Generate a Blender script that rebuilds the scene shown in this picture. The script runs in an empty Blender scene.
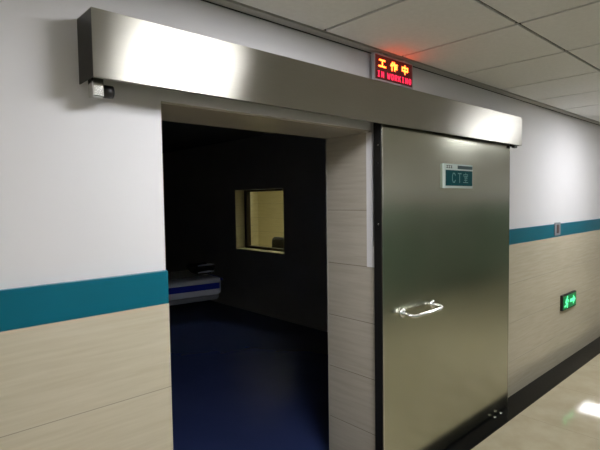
import bpy, bmesh, math, random
from mathutils import Vector, Matrix
random.seed(4)
C = bpy.context.scene.collection
scene = bpy.context.scene

# ------------------------------------------------------------------ helpers
def add_box(bm, lo, hi, mi=0, bevel=0.0, seg=2):
    x0, y0, z0 = [min(a, b) for a, b in zip(lo, hi)]
    x1, y1, z1 = [max(a, b) for a, b in zip(lo, hi)]
    v = [bm.verts.new(p) for p in ((x0,y0,z0),(x1,y0,z0),(x1,y1,z0),(x0,y1,z0),(x0,y0,z1),(x1,y0,z1),(x1,y1,z1),(x0,y1,z1))]
    fs = [bm.faces.new([v[i] for i in q]) for q in ((3,2,1,0),(4,5,6,7),(0,1,5,4),(1,2,6,5),(2,3,7,6),(3,0,4,7))]
    for f in fs: f.material_index = mi
    if bevel:
        es = list({e for f in fs for e in f.edges})
        r = bmesh.ops.bevel(bm, geom=es, offset=bevel, segments=seg, profile=0.5, affect='EDGES')
        for f in r['faces']: f.material_index = mi
    return fs

def add_tube(bm, pts, r, n=12, mi=0, caps=True):
    """round bar along a polyline; r is one radius or one per point"""
    pts = [Vector(p) for p in pts]
    rs = r if isinstance(r, (list, tuple)) else [r]*len(pts)
    rings = []
    nrm = None
    for i, p in enumerate(pts):
        d = (pts[min(i+1, len(pts)-1)] - pts[max(i-1, 0)]).normalized()
        if nrm is None:
            a = Vector((0,0,1)) if abs(d.z) < .9 else Vector((1,0,0))
            nrm = d.cross(a).normalized()
        nrm = (nrm - d*nrm.dot(d)).normalized()
        b = d.cross(nrm)
        rings.append([bm.verts.new(p + (nrm*math.cos(2*math.pi*k/n) + b*math.sin(2*math.pi*k/n))*rs[i]) for k in range(n)])
    for A, B in zip(rings, rings[1:]):
        for k in range(n):
            f = bm.faces.new((A[k], A[(k+1)%n], B[(k+1)%n], B[k])); f.smooth = True; f.material_index = mi
    if caps:
        bm.faces.new(rings[0][::-1]).material_index = mi; bm.faces.new(rings[-1]).material_index = mi

def add_prism(bm, outline, y0, y1, mi=0):
    """outline of (x, z) points extruded along y"""
    A = [bm.verts.new((x, y0, z)) for x, z in outline]; B = [bm.verts.new((x, y1, z)) for x, z in outline]
    fs = [bm.faces.new(A), bm.faces.new(B[::-1])]
    n = len(A)
    for i in range(n): fs.append(bm.faces.new((A[i], B[i], B[(i+1)%n], A[(i+1)%n])))
    for f in fs: f.material_index = mi
    return fs

def add_loft(bm, sections, mi=0, smooth=True):
    """closed loops of equal length skinned one to the next and capped"""
    rings = [[bm.verts.new(p) for p in s] for s in sections]
    n = len(rings[0])
    for A, B in zip(rings, rings[1:]):
        for k in range(n):
            f = bm.faces.new((A[k], A[(k+1)%n], B[(k+1)%n], B[k])); f.smooth = smooth; f.material_index = mi
    bm.faces.new(rings[0][::-1]); bm.faces.new(rings[-1])

def obj(name, bm, mats, parent=None, label=None, off=None):
    bmesh.ops.recalc_face_normals(bm, faces=bm.faces[:])
    uv = bm.loops.layers.uv.new('UVMap')
    for f in bm.faces:
        n = f.normal
        for l in f.loops:
            c = l.vert.co
            if abs(n.z) > .8: l[uv].uv = (c.x, c.y)
            elif abs(n.x) > abs(n.y): l[uv].uv = (c.y, c.z)
            else: l[uv].uv = (c.x, c.z)
    me = bpy.data.meshes.new(name); bm.to_mesh(me); bm.free()
    if not isinstance(mats, (list, tuple)): mats = [mats]
    for m in mats: me.materials.append(m)
    o = bpy.data.objects.new(name, me); C.objects.link(o)
    if parent is not None:
        o.parent = parent
        p = parent; off = Vector((0,0,0))
        while p is not None: off += p.location; p = p.parent
        me.transform(Matrix.Translation(-off))       # meshes are drawn in world coordinates
    if label: o['label'] = label
    return o

def thing(name, label, cat, loc, group=None, kind=None):
    o = bpy.data.objects.new(name, None); C.objects.link(o); o.location = loc
    o.empty_display_size = .1
    o['label'] = label; o['category'] = cat
    if group: o['group'] = group
    if kind: o['kind'] = kind
    return o

def tag(o, label, cat, group=None):
    o['label'] = label; o['category'] = cat
    if group: o['group'] = group
    return o

def struct(name, bm, mats, parent=None):
    o = obj(name, bm, mats, parent)
    if parent is None: o['kind'] = 'structure'
    return o

# ------------------------------------------------------------------ materials
def srgb(r, g, b):
    f = lambda c: (c/255/12.92) if c/255 <= .04045 else ((c/255+.055)/1.055)**2.4
    return (f(r), f(g), f(b), 1)

class NT:
    def __init__(s, name):
        s.m = bpy.data.materials.new(name); s.m.use_nodes = True
        s.t = s.m.node_tree; s.t.nodes.clear()
        s.out = s.n('ShaderNodeOutputMaterial'); s.b = s.n('ShaderNodeBsdfPrincipled')
        s.l(s.b.outputs[0], s.out.inputs[0])
    def n(s, t, **k):
        x = s.t.nodes.new(t)
        for a, v in k.items(): setattr(x, a, v)
        return x
    def l(s, a, b): s.t.links.new(a, b)
    def set(s, **k):
        for a, v in k.items(): s.b.inputs[a.replace('_', ' ')].default_value = v
        return s
    def noise(s, scale, stretch=(1,1,1), detail=4, rough=.55):
        tc = s.n('ShaderNodeNewGeometry'); mp = s.n('ShaderNodeMapping'); mp.inputs['Scale'].default_value = stretch
        s.l(tc.outputs['Position'], mp.inputs[0])
        n = s.n('ShaderNodeTexNoise'); n.inputs['Scale'].default_value = scale; n.inputs['Detail'].default_value = detail
        n.inputs['Roughness'].default_value = rough
        s.l(mp.outputs[0], n.inputs['Vector']); return n.outputs['Fac']
    def ramp(s, fac, stops):
        r = s.n('ShaderNodeValToRGB'); e = r.color_ramp.elements
        while len(e) < len(stops): e.new(.5)
        for q, (p, c) in zip(e, stops): q.position = p; q.color = c
        s.l(fac, r.inputs[0]); return r.outputs[0]
    def bump(s, h, strength, dist=.002):
        b = s.n('ShaderNodeBump'); b.inputs['Strength'].default_value = strength; b.inputs['Distance'].default_value = dist
        s.l(h, b.inputs['Height']); s.l(b.outputs[0], s.b.inputs['Normal']); return b
    def math(s, op, a, b=None, c=None):
        m = s.n('ShaderNodeMath', operation=op)
        for i, v in enumerate((a, b, c)):
            if v is None: continue
            if isinstance(v, (int, float)): m.inputs[i].default_value = v
            else: s.l(v, m.inputs[i])
        return m.outputs[0]

def plain(name, col, rough=.5, metal=0., var=.04, scale=8, bump=0., **k):
    t = NT(name)
    n = t.noise(scale)
    lo = tuple(c*(1-var) for c in col[:3]) + (1,); hi = tuple(min(1, c*(1+var)) for c in col[:3]) + (1,)
    t.l(t.ramp(n, [(.3, lo), (.7, hi)]), t.b.inputs['Base Color'])
    t.set(Roughness=rough, Metallic=metal, **k)
    if bump: t.bump(t.noise(scale*30, detail=2), bump, .001)
    return t.m

def emissive(name, col, strength, base=(.02,.02,.02,1)):
    t = NT(name); t.set(Base_Color=base, Roughness=.4, Emission_Color=col, Emission_Strength=strength)
    return t.m

ZB, TILE = 1.287, .33
def tile_mat(name, a, b, rough=.055, grout=srgb(152,144,129)):
    """glazed wall tile: fine lengthways streaks, thin joints between the rows"""
    t = NT(name)
    n1 = t.noise(9, (.35, .35, 5), 6, .6); n2 = t.noise(60, (.05, .05, 1), 3)
    mix = t.math('MULTIPLY_ADD', n2, .35, t.math('MULTIPLY', n1, .65))
    col = t.ramp(mix, [(.38, a), (.62, b)])
    geo = t.n('ShaderNodeNewGeometry'); sep = t.n('ShaderNodeSeparateXYZ'); t.l(geo.outputs['Position'], sep.inputs[0])
    z = t.math('DIVIDE', t.math('SUBTRACT', ZB + 5*TILE, sep.outputs[2]), TILE)
    fr = t.math('FRACT', z)
    d = t.math('MINIMUM', fr, t.math('SUBTRACT', 1, fr))
    joint = t.math('MULTIPLY', t.math('LESS_THAN', d, .0045), t.math('LESS_THAN', sep.outputs[2], 1.75))
    mx = t.n('ShaderNodeMix', data_type='RGBA'); t.l(joint, mx.inputs[0]); t.l(col, mx.inputs[6]); mx.inputs[7].default_value = grout
    t.l(mx.outputs[2], t.b.inputs['Base Color'])
    t.l(t.math('MULTIPLY_ADD', joint, .5, rough), t.b.inputs['Roughness'])
    h = t.math('MULTIPLY_ADD', joint, -1, t.math('MULTIPLY', n1, .12))
    t.bump(h, .12, .002)
    return t.m

def steel(name, col, rough, aniso, axis_rot=0., streak=(1,1,60), vertical=False):
    t = NT(name)
    n = t.noise(14, streak, 5, .7); big = t.noise(1.6, (1, 1, 1), 3)
    f = t.math('MULTIPLY_ADD', big, .5, t.math('MULTIPLY', n, .5))
    t.l(t.ramp(f, [(.3, tuple(c*.86 for c in col[:3])+(1,)), (.7, col)]), t.b.inputs['Base Color'])
    t.l(t.math('MULTIPLY_ADD', big, .12, rough - .06), t.b.inputs['Roughness'])
    t.set(Metallic=1., Anisotropic=aniso, Anisotropic_Rotation=axis_rot)
    tg = t.n('ShaderNodeTangent', direction_type='UV_MAP', uv_map='UVMap'); t.l(tg.outputs[0], t.b.inputs['Tangent'])
    t.bump(t.noise(2.2, (1,1,1), 2), .12, .01)
    return t.m

M = dict(
    paint = plain('white_wall_paint', srgb(222,220,222), .55, var=.015, scale=3, bump=.05),
    tile = tile_mat('glazed_wall_tile', srgb(196,186,163), srgb(206,197,176)),
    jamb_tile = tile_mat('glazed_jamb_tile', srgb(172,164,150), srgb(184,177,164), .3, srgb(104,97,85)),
    teal = plain('teal_band', srgb(0,100,120), .35, var=.03, scale=5),
    granite = plain('black_granite', srgb(16,16,16), .14, var=.4, scale=90, Specular_IOR_Level=.1),
    ceil = plain('mineral_ceiling_tile', srgb(234,234,234), .8, var=.03, scale=40, bump=.3),
    gap = plain('ceiling_gap', srgb(28,28,26), .8),
    trim = plain('ceiling_trim_paint', srgb(176,174,168), .45),
    box_steel = steel('brushed_header_steel', srgb(172,169,160), .3, .95, .25),
    door_steel = steel('brushed_door_steel', srgb(196,197,180), .17, .7, .25),
    edge_steel = plain('polished_edge_steel', srgb(215,215,210), .18, 1.),
    chrome = plain('chrome', srgb(235,235,235), .08, 1., var=.01),
    rubber = plain('black_rubber', srgb(20,19,18), .45),
    dark_metal = plain('dark_rail_metal', srgb(60,58,54), .4, 1.),
    vinyl = plain('navy_vinyl_floor', srgb(50,62,108), .26, var=.08, scale=1.5),
    room = plain('dark_room_paint', srgb(182,178,170), .6, var=.05, scale=2),
    room_ceil = plain('dark_room_ceiling', srgb(70,74,82), .7),
    white_plastic = plain('white_plastic', srgb(232,234,245), .35),
    navy = plain('navy_stripe', srgb(28,52,180), .35),
    grey = plain('grey_plastic', srgb(140,142,148), .45),
    black = plain('black_fabric', srgb(24,24,26), .8, bump=.3),
    cream = tile_mat('cream_control_room_tile', srgb(212,204,168), srgb(222,215,182), .3),
    reflected_panel = plain('green_door_reflection_panel', srgb(92,112,98), .4),
    wood = plain('brown_window_frame', srgb(52,42,28), .45),
    plate_white = plain('plate_white', srgb(200,214,210), .35),
    plate_teal = plain('plate_teal', srgb(0,76,82), .45, Specular_IOR_Level=.05),
    plate_dark = plain('plate_dark', srgb(16,60,66), .3),
    plate_text = plain('plate_lettering', srgb(80,140,140), .4),
    switch_button = plain('switch_button', srgb(84,70,72), .4),
    sign_case = plain('sign_case', srgb(176,176,180), .4),
    sign_face = emissive('sign_face_faint_glow', (.35,.004,.01,1), .12),  # dark red face, faint glow put into the material
    led_amber = emissive('led_amber_characters', (1,.085,.012,1), 10),
    led_red = emissive('led_red_lettering', (1,.015,.06,1), 2.2),
    exit_green = emissive('exit_green_panel', (.0,.22,.06,1), .45, (0,.1,.03,1)),
    exit_bright = emissive('exit_bright_figure', (.10,1,.35,1), 1.5),
    panel = emissive('lit_diffuser', (.96,.97,1,1), 27, (.8,.8,.8,1)),
    panel_room = emissive('lit_control_room_diffuser', (1,.95,.74,1), 12, (.8,.8,.8,1)),
)
# polished corridor floor tile
t = NT('polished_floor_tile')
n = t.noise(5, (1,1,1), 5)
col = t.ramp(n, [(.35, srgb(178,167,140)), (.65, srgb(190,180,154))])
geo = t.n('ShaderNodeNewGeometry'); sep = t.n('ShaderNodeSeparateXYZ'); t.l(geo.outputs['Position'], sep.inputs[0])
js = []
for ax, off in ((0, .35), (1, .186)):
    fr = t.math('FRACT', t.math('DIVIDE', t.math('ADD', sep.outputs[ax], off + 8*.8), .8))
    js.append(t.math('LESS_THAN', t.math('MINIMUM', fr, t.math('SUBTRACT', 1, fr)), .0016))
j = t.math('MAXIMUM', js[0], js[1])
mx = t.n('ShaderNodeMix', data_type='RGBA'); t.l(j, mx.inputs[0]); t.l(col, mx.inputs[6]); mx.inputs[7].default_value = srgb(140,130,105)
t.l(mx.outputs[2], t.b.inputs['Base Color']); t.set(Roughness=.05); t.bump(n, .01, .01)
M['floor'] = t.m
# window glass
t = NT('window_glass'); t.set(Base_Color=(.95,.98,.9,1), Roughness=.02, Transmission_Weight=1., IOR=1.1)
M['glass'] = t.m

# ------------------------------------------------------------------ dimensions
X1, X2 = .853, 2.138            # opening
T = .378                        # wall thickness
ZO = 2.063                      # opening height
ZT = 1.415                      # top of teal band
ZC = 2.502                      # corridor ceiling
YP = .02                        # painted wall plane (tile and band stand 2 cm proud of it)
XA, XB = -3., 13.5              # corridor ends
YO = -2.9                       # opposite wall
RX0, RX1, RY1, RZ = -1.6, 4.247, 7.0, 2.62      # scanner room
KX1, KY0, KY1 = 6.9, .62, 7.3   # control room

# ------------------------------------------------------------------ corridor shell
bm = bmesh.new()
add_box(bm, (XA, YP, 0), (X1, T, ZC), 0)
add_box(bm, (X2+.008, YP, 0), (XB, T, ZC), 0)
add_box(bm, (X1, YP, ZO+.008), (X2+.008, T, ZC), 0)
# tiled dado, jamb and soffit linings
add_box(bm, (XA, 0, 0), (X1, YP, ZB), 1, .001, 1)
add_box(bm, (X2+.008, 0, 0), (XB, YP, ZB), 1, .001, 1)
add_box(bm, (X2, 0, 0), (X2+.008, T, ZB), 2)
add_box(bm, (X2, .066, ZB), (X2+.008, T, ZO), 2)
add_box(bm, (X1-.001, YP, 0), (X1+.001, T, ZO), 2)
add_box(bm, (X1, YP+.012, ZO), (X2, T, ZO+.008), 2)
# white plaster corner left bare beside the jamb tiles
add_box(bm, (X2, YP, ZT), (X2+.008, .066, ZO), 0)
add_box(bm, (X2, .002, ZB), (X2+.008, .066, ZT), 0)
struct('wall_back', bm, [M['paint'], M['tile'], M['jamb_tile']])
# teal band as a rail board on both sides of the opening
for i, (a, b) in enumerate(((XA, X1), (X2+.008, XB))):
    bm = bmesh.new(); add_box(bm, (a, 0, ZB), (b, YP, ZT), 0, .002, 2)
    struct('trim_%d' % (i+1), bm, M['teal'])

bm = bmesh.new()
add_box(bm, (XA, YO-.15, 0), (XB, YO, ZC), 0)
add_box(bm, (XA, YO, 0), (XB, YO+.02, ZT+.2), 1)  # unseen dull green panel, added for the steel door to reflect
struct('wall_front', bm, [M['paint'], M['reflected_panel']])
for nm, a, b in (('wall_left', XA-.15, XA), ('wall_right', XB, XB+.15)):
    bm = bmesh.new()
    add_box(bm, (a, YO-.15, 0), (b, T, ZC), 0)
    s = (b, b+.02) if nm == 'wall_left' else (a-.02, a)
    add_box(bm, (s[0], YO+.02, 0), (s[1], 0, ZB), 1); add_box(bm, (s[0], YO+.02, ZB), (s[1], 0, ZT), 2)
    struct(nm, bm, [M['paint'], M['tile'], M['teal']])

bm = bmesh.new()
add_box(bm, (XA-.15, YO-.15, -.1), (XB+.15, 0, 0), 0)
add_box(bm, (XA, -.186, 0), (XB, 0, .0012), 1)                 # black granite border strip
add_box(bm, (XA, YO+.02, 0), (XB, YO+.2, .0012), 1)
add_box(bm, (X1+.001, -.0, -.1), (X2, T, .0012), 1)               # granite sill in the opening
struct('floor', bm, [M['floor'], M['granite']])

# suspended ceiling
PX, PY, CS = 2.324, -.713, .6418
lit = [PX + k*CS for k in (-8, -2, 4, 12)]       # left edges of the lit cells
bm = bmesh.new()
add_box(bm, (XA-.15, YO-.15, ZC+.012), (XB+.15, T, ZC+.03), 1)
i = -9
while PX + i*CS < XB:
    x0, x1 = max(PX+i*CS, XA), min(PX+(i+1)*CS, XB)
    rows = [(-.046, PY), (PY, PY-CS), (PY-CS, PY-2*CS), (PY-2*CS, PY-3*CS), (PY-3*CS, YO)]
    if x1 > x0 + .02:
        for r, (ya, yb) in enumerate(rows):
            if r == 1 and any(abs(PX+i*CS - q) < .05 for q in lit): continue
            if ya - yb < .03: continue
            g = .008
            add_box(bm, (x0+g*1.3, yb+g*.9, ZC), (x1-g*1.3, ya-g*.9, ZC+.012), 0, .002, 1)
    i += 1
struct('ceiling', bm, [M['ceil'], M['gap']])
bm = bmesh.new()
add_box(bm, (XA, -.039, ZC-.003), (XB, .012, ZC+.011), 0, .001, 1)
add_box(bm, (XA, .012, ZC-.005), (XB, YP, ZC+.011), 1)
struct('trim_3', bm, [M['trim'], M['gap']])

# recessed ceiling lights (beyond the frame, they light the corridor)
def ceiling_light(x0, x1, y0, y1, z, mat, label, group):
    t = thing('ceiling_light', label, 'ceiling light', ((x0+x1)/2, (y0+y1)/2, z), group)
    bm = bmesh.new(); w = .025
    add_box(bm, (x0+.004, y0+.004, z-.003), (x0+w, y1-.004, z+.011)); add_box(bm, (x1-w, y0+.004, z-.003), (x1-.004, y1-.004, z+.011))
    add_box(bm, (x0+w, y0+.004, z-.003), (x1-w, y0+w, z+.011)); add_box(bm, (x0+w, y1-w, z-.003), (x1-w, y1-.004, z+.011))
    obj('light_frame', bm, M['trim'], t)
    bm = bmesh.new(); add_box(bm, (x0+w, y0+w, z+.002), (x1-w, y1-w, z+.009))
    obj('diffuser', bm, mat, t)
for q in lit:
    ceiling_light(q, q+CS, PY-CS, PY, ZC, M['panel'], 'lit white square panel recessed in the corridor ceiling', 'corridor ceiling panels')

# ------------------------------------------------------------------ scanner room and control room
WY0, WY1, WZ0, WZ1 = 3.262, 4.425, .935, 1.858      # window in the right wall of the scanner room
WT = .34
bm = bmesh.new(); add_box(bm, (RX0-.15, T, -.1), (RX1, RY1+.15, 0.001)); struct('floor_room', bm, M['vinyl'])
bm = bmesh.new(); add_box(bm, (RX0-.15, T, RZ), (KX1+.15, KY1+.15, RZ+.1)); struct('ceiling_room', bm, M['room_ceil'])
bm = bmesh.new(); add_box(bm, (RX0-.15, RY1, 0), (RX1, RY1+.15, RZ)); struct('wall_room_back', bm, M['room'])
bm = bmesh.new(); add_box(bm, (RX0-.15, T, 0), (RX0, RY1, RZ)); struct('wall_room_left', bm, M['room'])
bm = bmesh.new()
add_box(bm, (RX0, T, 0), (X1-.001, T+.012, RZ)); add_box(bm, (X2, T, 0), (RX1, T+.012, RZ)); add_box(bm, (X1-.001, T, ZO), (X2, T+.012, RZ))
struct('wall_room_front', bm, M['room'])
bm = bmesh.new()
XR = RX1 + WT
def wall_skin(x0, x1, mi):
    add_box(bm, (x0, T+.012, 0), (x1, WY0, RZ), mi); add_box(bm, (x0, WY1, 0), (x1, KY1, RZ), mi)
    add_box(bm, (x0, WY0, 0), (x1, WY1, WZ0), mi); add_box(bm, (x0, WY0, WZ1), (x1, WY1, RZ), mi)
wall_skin(RX1, RX1+.02, 0); wall_skin(RX1+.02, XR, 1)
add_box(bm, (RX1+.001, WY0, WZ0-.0), (XR, WY0+.006, WZ1), 1); add_box(bm, (RX1+.001, WY1-.006, WZ0), (XR, WY1, WZ1), 1)
add_box(bm, (RX1+.001, WY0+.006, WZ0), (XR, WY1-.006, WZ0+.006), 1); add_box(bm, (RX1+.001, WY0+.006, WZ1-.006), (XR, WY1-.006, WZ1), 0)
struct('wall_room_right', bm, [M['room'], M['cream']])
bm = bmesh.new(); add_box(bm, (XR, KY0-.15, -.1), (KX1, KY1, 0)); struct('floor_control', bm, M['floor'])
bm = bmesh.new(); add_box(bm, (KX1, KY0-.15, 0), (KX1+.15, KY1, RZ)); struct('wall_control_right', bm, M['cream'])
bm = bmesh.new(); add_box(bm, (XR, KY1, 0), (KX1+.15, KY1+.15, RZ)); struct('wall_control_back', bm, M['cream'])
bm = bmesh.new(); add_box(bm, (XR, KY0-.15, 0), (KX1, KY0, RZ)); struct('wall_control_front', bm, M['cream'])
# window
w = thing('window_1', 'lit observation window in the dark room wall, brown framed', 'window', (RX1+.2, (WY0+WY1)/2, WZ0+.006), kind='structure')
bm = bmesh.new(); fx0, fx1, fw = RX1+.17, RX1+.25, .045
ya, yb, za, zb = WY0+.006, WY1-.006, WZ0+.006, WZ1-.006
for lo, hi in (((fx0,ya,za),(fx1,ya+fw,zb)), ((fx0,yb-fw*1.3,za),(fx1,yb,zb)), ((fx0,ya+fw,za),(fx1,yb-fw*1.3,za+fw*.8)), ((fx0,ya+fw,zb-fw*.6),(fx1,yb-fw*1.3,zb))):
    add_box(bm, lo, hi, 0, .003, 1)
obj('window_frame', bm, M['wood'], w)
bm = bmesh.new(); add_box(bm, (fx0+.03, ya+fw, za+fw*.8), (fx0+.04, yb-fw*1.3, zb-fw*.6)); obj('window_pane', bm, M['glass'], w)
ceiling_light(5.2, 5.8, 3.6, 4.8, RZ-.012, M['panel_room'], 'lit warm white panel on the control room ceiling', 'control room ceiling panels')

# office chair behind the window: only the top of its back shows
cx, cy = 5.28, 4.30
ch = thing('office_chair', 'black rounded office chair seen through the lit observation window', 'chair', (cx, cy, 0))
def rr(cxx, czz, hw, hh, y, r=.09, n=6):
    pts = []
    for k, (sx, sz) in enumerate(((1,1),(-1,1),(-1,-1),(1,-1))):
        for j in range(n+1):
            a = math.pi/2*k + math.pi/2*j/n
            pts.append((cxx+sx*(hw-r)+r*math.cos(a), y, czz+sz*(hh-r)+r*math.sin(a)))
    return pts
bm = bmesh.new()
def rot(p): return (cx + (p[1]), cy + (p[0]), p[2])
add_loft(bm, [[rot(p) for p in rr(0, .80, .20, .23, -.24)], [rot(p) for p in rr(0, .80, .24, .27, -.215)], [rot(p) for p in rr(0, .80, .24, .27, -.185)], [rot(p) for p in rr(0, .80, .2, .23, -.165)]])
obj('backrest', bm, M['black'], ch)
bm = bmesh.new(); add_box(bm, (cx-.22, cy-.24, .43), (cx+.24, cy+.24, .50), 0, .03, 3); obj('seat', bm, M['black'], ch)
bm = bmesh.new(); add_tube(bm, [(cx-.19, cy, .62), (cx-.235, cy, .45), (cx-.1, cy, .41), (cx, cy, .41)], .02, 10); obj('back_support', bm, M['dark_metal'], ch)
bm = bmesh.new(); add_tube(bm, [(cx, cy, .43), (cx, cy, .1)], .028, 14); obj('pedestal', bm, M['dark_metal'], ch)
for k in range(5):
    a = 2*math.pi*k/5 + .3
    bm = bmesh.new(); add_tube(bm, [(cx, cy, .11), (cx+.28*math.cos(a), cy+.28*math.sin(a), .07)], [.026, .015], 10); lg = obj('leg', bm, M['black'], ch)
    bm = bmesh.new(); e = Vector((cx+.28*math.cos(a), cy+.28*math.sin(a), .03)); tv = Vector((-math.sin(a), math.cos(a), 0))*.02
    add_tube(bm, [e-tv, e+tv], .03, 14); obj('caster', bm, M['rubber'], lg)

# scanner table, its foot end towards the window
tb = thing('patient_table', 'white patient table with blue stripe along its side in the dark room', 'patient table', (2.1, 3.25, 0))
def tsec(x, y0, y1, z0, z1, r=.05, n=5):
    p = []
    for k, (yy, zz) in enumerate(((y1-r, z1-r), (y0+r, z1-r), (y0+r, z0+r), (y1-r, z0+r))):
        for j in range(n+1):
            a = math.pi/2*k + math.pi/2*j/n
            p.append((x, yy + r*math.cos(a), zz + r*math.sin(a)))
    return p
bm = bmesh.new()
add_loft(bm, [tsec(x, 2.96+d, 3.56-d, .60+d, .795-d*.3, .025) for x, d in ((-.2,.03),(-.17,0),(2.96,0),(3.0,.012),(3.015,.035))]); obj('side_cover', bm, M['white_plastic'], tb)
bm = bmesh.new(); add_box(bm, (-.16, 2.954, .672), (2.985, 2.96, .742), 0, .002, 1); obj('stripe', bm, M['navy'], tb, 'blue stripe')
bm = bmesh.new(); add_loft(bm, [tsec(x, 3.0+d, 3.52-d, .535+d, .6, .02) for x, d in ((-.1,0),(2.97,0),(3.0,.02))]); obj('undertray', bm, M['grey'], tb, 'grey undertray')
bm = bmesh.new()
add_loft(bm, [[(x, 3.26+.24*math.cos(a), .795+.04*(1-math.sin(a)**2)*.0+.03*abs(math.cos(a))**2 + (.0 if s else .012)) for s, a in [(0, math.pi*k/12) for k in range(13)]+[(1, math.pi*(12-k)/12) for k in range(13)]] for x in (-.1, 2.9)])
obj('cradle', bm, M['grey'], tb)
bm = bmesh.new(); add_box(bm, (.4, 3.08, .04), (1.5, 3.44, .54), 0, .03, 3); obj('pedestal', bm, M['grey'], tb)
bm = bmesh.new(); add_box(bm, (.3, 3.02, .001), (1.65, 3.5, .05), 0, .015, 2); obj('base', bm, M['rubber'], tb)
bm = bmesh.new()
add_tube(bm, [(3.0, 2.99, .77), (3.045, 3.02, .765), (3.055, 3.26, .765), (3.045, 3.5, .765), (3.0, 3.53, .77)], .014, 10); obj('push_bar', bm, M['navy'], tb, 'dark blue end rail')
tb.location = (2.158, 3.384, 0); tb.rotation_euler.z = math.radians(-8.6)
# head rest lying on the table
hr = thing('head_rest', 'dark curved head rest with grey strap lying on the patient table', 'head rest', (2.79, 3.2, .83))
bm = bmesh.new()
def hs(x, s=1.):
    out = []
    for k in range(11):
        a = math.pi*k/10; out.append((x, 3.2+.155*s*math.cos(a), .93 - .07*math.sin(a)))
    for k in range(11):
        a = math.pi*(10-k)/10; out.append((x, 3.2+.125*s*math.cos(a), .945 - .055*math.sin(a)))
    return out
add_loft(bm, [hs(2.66,.92), hs(2.68), hs(2.88), hs(2.9,.92)]); add_box(bm, (2.69, 3.1, .838), (2.87, 3.3, .87), 0, .012, 2)
obj('cushion', bm, M['black'], hr)
bm = bmesh.new()
for zz in (.948, .868):
    add_tube(bm, [(2.68, 3.05, zz), (2.73, 3.035, zz+.006), (2.82, 3.035, zz+.008), (2.88, 3.05, zz+.002)], [.006,.011,.011,.006], 8)
obj('strap', bm, M['white_plastic'], hr)

hr.location = (2.89, 3.185, .83); hr.rotation_euler.z = math.radians(-8.6)
# ------------------------------------------------------------------ steel track cover above the door
BX0, BX1, BY, BZ0, BZ1 = .556, 3.838, -.116, 2.086, 2.305
tc = thing('door_track_cover', 'long brushed steel track cover above the sliding door and doorway', 'track cover', ((BX0+BX1)/2, YP, BZ0))
bm = bmesh.new(); s = .003
add_box(bm, (BX0, BY, BZ0), (BX1, BY+s, BZ1), 0, .0012, 2)
add_box(bm, (BX0, BY+s, BZ1-s), (BX1, YP, BZ1), 0)
add_box(bm, (BX0+s, BY+s, BZ0), (BX1-s, BY+.016, BZ0+s), 0)
obj('housing', bm, M['box_steel'], tc)
for a, b in ((BX0, BX0+s), (BX1-s, BX1)):
    bm = bmesh.new(); add_box(bm, (a, BY+s, BZ0), (b, YP, BZ1-s)); obj('end_cap', bm, M['dark_metal'], tc)
bm = bmesh.new(); add_box(bm, (BX0+.02, -.012, BZ0+.05), (BX1-.02, YP, BZ0+.17), 0); add_box(bm, (BX0+.02, -.055, BZ0+.07), (BX1-.02, -.012, BZ0+.085), 0)
obj('rail', bm, M['dark_metal'], tc)
bm = bmesh.new(); add_box(bm, (BX0+.012, -.07, BZ0-.052), (BX0+.05, -.025, BZ0+.06), 0, .004, 2); obj('bracket', bm, M['edge_steel'], tc, 'steel bracket')
bm = bmesh.new(); add_tube(bm, [(BX0+.05, -.048, BZ0-.028), (BX0+.085, -.048, BZ0-.028)], .022, 16); obj('door_stop', bm, M['rubber'], tc, 'black rubber stop')
bm = bmesh.new(); add_box(bm, (BX1-.1, -.10, BZ0-.02), (BX1-.045, -.075, BZ0), 0, .004, 2); obj('guide_block', bm, M['rubber'], tc, 'black block')

# ------------------------------------------------------------------ sliding door
DX0, DX1, DY0, DY1, DZ0, DZ1 = 2.107, 3.73, -.068, -.012, .01, 2.148
dr = thing('door_1', 'large brushed steel sliding door standing open beside the dark doorway', 'door', ((DX0+DX1)/2, -.04, DZ0), kind='structure')
bm = bmesh.new(); add_box(bm, (DX0+.006, DY0, DZ0), (DX1, DY1, DZ1), 0, .004, 3); obj('door_leaf', bm, M['door_steel'], dr)
bm = bmesh.new(); add_box(bm, (DX0, DY0+.003, DZ0), (DX0+.006, DY1, DZ1), 0, .001, 1); eg = obj('edge_seal', bm, M['rubber'], dr, 'black door edge')
for z in (1.98, 1.88, 1.54):
    bm = bmesh.new(); add_tube(bm, [(DX0-.003, -.045, z), (DX0+.001, -.045, z)], .0055, 10); obj('bolt', bm, M['edge_steel'], eg)
bm = bmesh.new(); add_box(bm, (DX0+.006, DY0-.0015, DZ0), (DX0+.014, DY0, DZ1), 0, .0005, 1); add_box(bm, (DX1-.006, DY0-.0015, DZ0), (DX1, DY0, DZ1), 0, .0005, 1)  # lighter strips standing in for the highlight along the leaf's edges
obj('edge_highlight', bm, M['edge_steel'], dr, 'bright steel strip drawn as the edge highlight')
# handle
hd_mounts = (2.30, 2.622)
bm = bmesh.new()
zc = 1.0
pts = [(2.30, DY0, zc+.01), (2.292, DY0-.03, zc+.006), (2.285, DY0-.058, zc)]
path = [(2.30, DY0-.004, zc+.008), (2.296, DY0-.03, zc+.006), (2.292, DY0-.055, zc+.002), (2.305, DY0-.07, zc-.002), (2.335, DY0-.076, zc-.004), (2.46, DY0-.078, zc-.004), (2.585, DY0-.076, zc-.004), (2.617, DY0-.07, zc-.002), (2.63, DY0-.055, zc+.002), (2.626, DY0-.03, zc+.006), (2.622, DY0-.004, zc+.008)]
add_tube(bm, path, .0115, 14)
hd = obj('door_handle', bm, M['chrome'], dr, 'chrome handle')
for x in hd_mounts:
    bm = bmesh.new(); add_tube(bm, [(x, DY0, zc+.008), (x, DY0-.005, zc+.008), (x, DY0-.012, zc+.008)], [.03, .03, .021], 20); obj('mount', bm, M['chrome'], hd)
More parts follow.
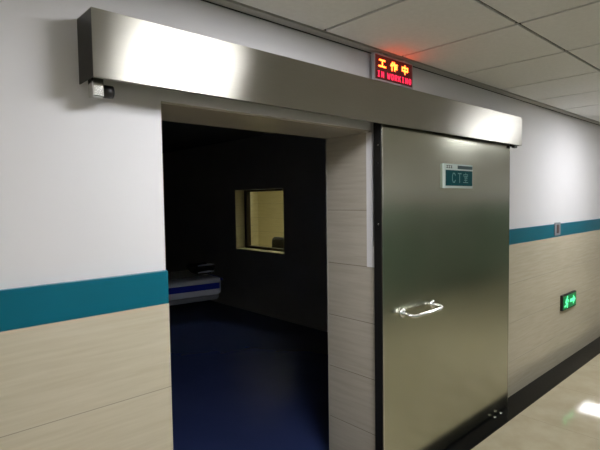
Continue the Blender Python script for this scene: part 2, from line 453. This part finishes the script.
# floor guide bolts
for x in (3.46, 3.56):
    bm = bmesh.new(); add_tube(bm, [(x, -.088, .0012), (x, -.088, .008), (x, -.088, .012)], [.013, .013, .008], 14); o = obj('floor_bolt', bm, M['edge_steel'])
    tag(o, 'small steel bolt head in the black floor strip, %s' % ('nearer the doorway' if x < 3.5 else 'nearer the door corner'), 'bolt', 'bolts at the foot of the door')
# strokes
def strokes(bm, lines, x0, z0, w, h, y, th, depth=.0012):
    for ln in lines:
        for (a, b) in zip(ln, ln[1:]):
            ax, az, bx, bz = x0+a[0]*w, z0+a[1]*h, x0+b[0]*w, z0+b[1]*h
            d = Vector((bx-ax, 0, bz-az)); L = d.length
            if L < 1e-6: continue
            d /= L; n = Vector((-d.z, 0, d.x))*th/2; e = d*th/2
            P, Q = Vector((ax, 0, az))-e, Vector((bx, 0, bz))+e
            add_prism(bm, [((P-n).x, (P-n).z), ((Q-n).x, (Q-n).z), ((Q+n).x, (Q+n).z), ((P+n).x, (P+n).z)], y-depth, y)
G = {
 'gong': [[(.15,.85),(.85,.85)], [(.5,.85),(.5,.12)], [(.06,.12),(.94,.12)]],
 'zuo': [[(.32,.97),(.06,.55)], [(.22,.72),(.22,.03)], [(.56,.97),(.38,.6)], [(.48,.76),(.97,.76)], [(.62,.76),(.62,.03)], [(.62,.52),(.93,.52)], [(.62,.29),(.93,.29)]],
 'zhong': [[(.1,.75),(.9,.75),(.9,.35),(.1,.35),(.1,.75)], [(.5,.98),(.5,.02)]],
 'shi': [[(.5,1),(.5,.88)], [(.08,.7),(.08,.86),(.92,.86),(.92,.7)], [(.22,.68),(.78,.68)], [(.45,.68),(.28,.5),(.76,.52)], [(.68,.62),(.8,.46)], [(.5,.5),(.5,.05)], [(.22,.29),(.78,.29)], [(.05,.05),(.95,.05)]],
 'I': [[(.5,1),(.5,0)], [(.25,1),(.75,1)], [(.25,0),(.75,0)]],
 'N': [[(.1,0),(.1,1),(.9,0),(.9,1)]], 'W': [[(0,1),(.25,0),(.5,.7),(.75,0),(1,1)]],
 'O': [[(.3,0),(.1,.25),(.1,.75),(.3,1),(.7,1),(.9,.75),(.9,.25),(.7,0),(.3,0)]],
 'R': [[(.1,0),(.1,1),(.7,1),(.9,.8),(.9,.65),(.7,.5),(.1,.5)], [(.5,.5),(.9,0)]],
 'K': [[(.1,0),(.1,1)], [(.9,1),(.1,.45)], [(.35,.6),(.9,0)]],
 'G': [[(.9,.8),(.7,1),(.3,1),(.1,.75),(.1,.25),(.3,0),(.7,0),(.9,.2),(.9,.5),(.55,.5)]],
 'C': [[(.9,.8),(.7,1),(.3,1),(.1,.75),(.1,.25),(.3,0),(.7,0),(.9,.2)]],
 'T': [[(.05,1),(.95,1)], [(.5,1),(.5,0)]],
}
# name plate on the door
px0, px1, pz0, pz1 = 2.735, 3.112, 1.745, 1.905
bm = bmesh.new(); add_box(bm, (px0, DY0-.014, pz0), (px1, DY0, pz1), 0, .004, 2)
npl = obj('name_plate', bm, M['plate_white'], dr, 'white framed plate with green field')
bm = bmesh.new(); add_box(bm, (px0+.018, DY0-.016, pz0+.016), (px1-.01, DY0-.014, pz1-.042)); obj('plate_field', bm, M['plate_teal'], npl, 'dark green field')
bm = bmesh.new(); add_box(bm, (px0+.17, DY0-.016, pz1-.032), (px1-.01, DY0-.014, pz1-.01)); obj('title_bar', bm, M['plate_dark'], npl, 'dark bar')
bm = bmesh.new()
y = DY0-.016
strokes(bm, G['C'], px0+.095, pz0+.04, .045, .058, y, .007); strokes(bm, G['T'], px0+.17, pz0+.04, .045, .058, y, .007); strokes(bm, G['shi'], px0+.24, pz0+.036, .066, .066, y, .0055)
obj('lettering', bm, M['plate_text'], npl, 'pale green characters')
bm = bmesh.new()
for k in range(3): strokes(bm, [[(0,0),(1,0)], [(0,1),(1,1)], [(.5,0),(.5,1)]], px0+.03+k*.026, pz1-.028, .016, .014, DY0-.014, .004)
obj('emblem', bm, M['rubber'], npl)

# ------------------------------------------------------------------ LED sign
sx0, sx1, sz0, sz1, sy = 2.092, 2.462, 2.340, 2.488, -.034
sg = thing('led_sign', 'small lit red sign reading IN WORKING under the ceiling above the steel cover', 'sign', ((sx0+sx1)/2, YP, sz0))
bm = bmesh.new(); add_box(bm, (sx0, sy+.004, sz0), (sx1, sy+.022, sz1), 0, .003, 2)
for x in (sx0+.08, sx1-.08): add_box(bm, (x-.008, sy+.006, sz1-.002), (x+.008, sy+.016, ZC-.003))
fr = .008
for lo, hi in (((sx0,sy,sz0),(sx1,sy+.004,sz0+fr)), ((sx0,sy,sz1-fr),(sx1,sy+.004,sz1)), ((sx0,sy,sz0+fr),(sx0+fr,sy+.004,sz1-fr)), ((sx1-fr,sy,sz0+fr),(sx1,sy+.004,sz1-fr))): add_box(bm, lo, hi)
obj('case', bm, M['sign_case'], sg)
bm = bmesh.new(); add_box(bm, (sx0+fr, sy+.002, sz0+fr), (sx1-fr, sy+.004, sz1-fr)); fc = obj('display_face', bm, M['sign_face'], sg, 'dark red face')
y = sy+.002
for g, x in (('gong', .040), ('zuo', .148), ('zhong', .256)):
    bm = bmesh.new(); strokes(bm, G[g], sx0+x, sz0+.076, .066, .046, y, .0085); obj('character', bm, M['led_amber'], fc, 'amber lit character')
bm = bmesh.new()
x = sx0+.030
for chh in 'IN WORKING':
    if chh == ' ':
        obj('word', bm, M['led_red'], fc, 'red lit word'); bm = bmesh.new(); x += .022; continue
    strokes(bm, G[chh], x, sz0+.024, .022, .028, y, .0048); x += .0345
obj('word', bm, M['led_red'], fc, 'red lit word')

# ------------------------------------------------------------------ low exit sign on the tiles
ex0, ex1, ez0, ez1 = 5.068, 5.462, .537, .692
es = thing('exit_sign', 'low green lit exit sign on the beige wall tiles', 'sign', ((ex0+ex1)/2, 0, ez0))
bm = bmesh.new(); add_box(bm, (ex0, -.026, ez0), (ex1, 0, ez1), 0, .004, 2); obj('case', bm, M['rubber'], es)
bm = bmesh.new(); add_box(bm, (ex0+.014, -.0275, ez0+.012), (ex1-.012, -.026, ez1-.012)); ep = obj('sign_panel', bm, M['exit_green'], es, 'green lit panel')
bm = bmesh.new(); y = -.0275
fx, fz, k = ex0+.05, ez0+.02, .115
def man(lines, th): strokes(bm, lines, fx, fz, k, k, y, th, .001)
add_prism(bm, [(fx+k*(.66+.1*math.cos(a*math.pi/6)), fz+k*(.92+.1*math.sin(a*math.pi/6))) for a in range(12)], y-.001, y)
man([[(.55,.74),(.45,.42)]], .026)
man([[(.55,.72),(.85,.62),(.95,.45)], [(.55,.72),(.3,.68),(.2,.48)]], .011)
man([[(.47,.42),(.72,.28),(.66,.02)], [(.45,.42),(.32,.2),(.02,.16)]], .015)
ax = ex0+.20
add_prism(bm, [(ax, ez0+.062), (ax+.09, ez0+.062), (ax+.09, ez0+.03), (ax+.16, ez0+.078), (ax+.09, ez0+.126), (ax+.09, ez0+.094), (ax, ez0+.094)], y-.001, y)
obj('running_figure_and_arrow', bm, M['exit_bright'], ep, 'bright green figure and arrow')

# ------------------------------------------------------------------ small plate set in the teal band
wp = thing('wall_switch', 'small grey switch plate set in the teal band right of the door', 'switch', (4.955, 0, 1.303))
bm = bmesh.new(); add_box(bm, (4.885, -.008, 1.303), (5.03, 0, 1.43), 0, .003, 2); obj('plate', bm, M['grey'], wp)
bm = bmesh.new(); add_box(bm, (4.925, -.013, 1.325), (4.985, -.008, 1.408), 0, .003, 2); obj('button', bm, M['switch_button'], wp, 'dark button')

# ------------------------------------------------------------------ camera, world, colour
cam = bpy.data.cameras.new('camera'); co = bpy.data.objects.new('camera', cam); C.objects.link(co)
cam.sensor_width = 36; cam.lens = 471.9/600*36; cam.clip_start = .05
rt = Vector((.73599422, -.67683578, -.01434704)); up = Vector((.04573942, .02857087, .99854475)); fw = Vector((.67544091, .73557938, -.05198607))
m = Matrix((rt, up, -fw)).transposed().to_4x4(); m.translation = Vector((0, -1.68967359, 1.67937388))
co.matrix_world = m
scene.camera = co
wd = bpy.data.worlds.new('world'); scene.world = wd; wd.use_nodes = True
wd.node_tree.nodes['Background'].inputs[0].default_value = (.02,.02,.02,1); wd.node_tree.nodes['Background'].inputs[1].default_value = .1
vs = scene.view_settings
vs.view_transform = 'Standard'; vs.look = 'None'; vs.gamma = 1; vs.use_curve_mapping = False
vs.exposure = 0.42
scene.cycles.use_denoising = True
scene.cycles.max_bounces = 10; scene.cycles.diffuse_bounces = 6; scene.cycles.glossy_bounces = 6
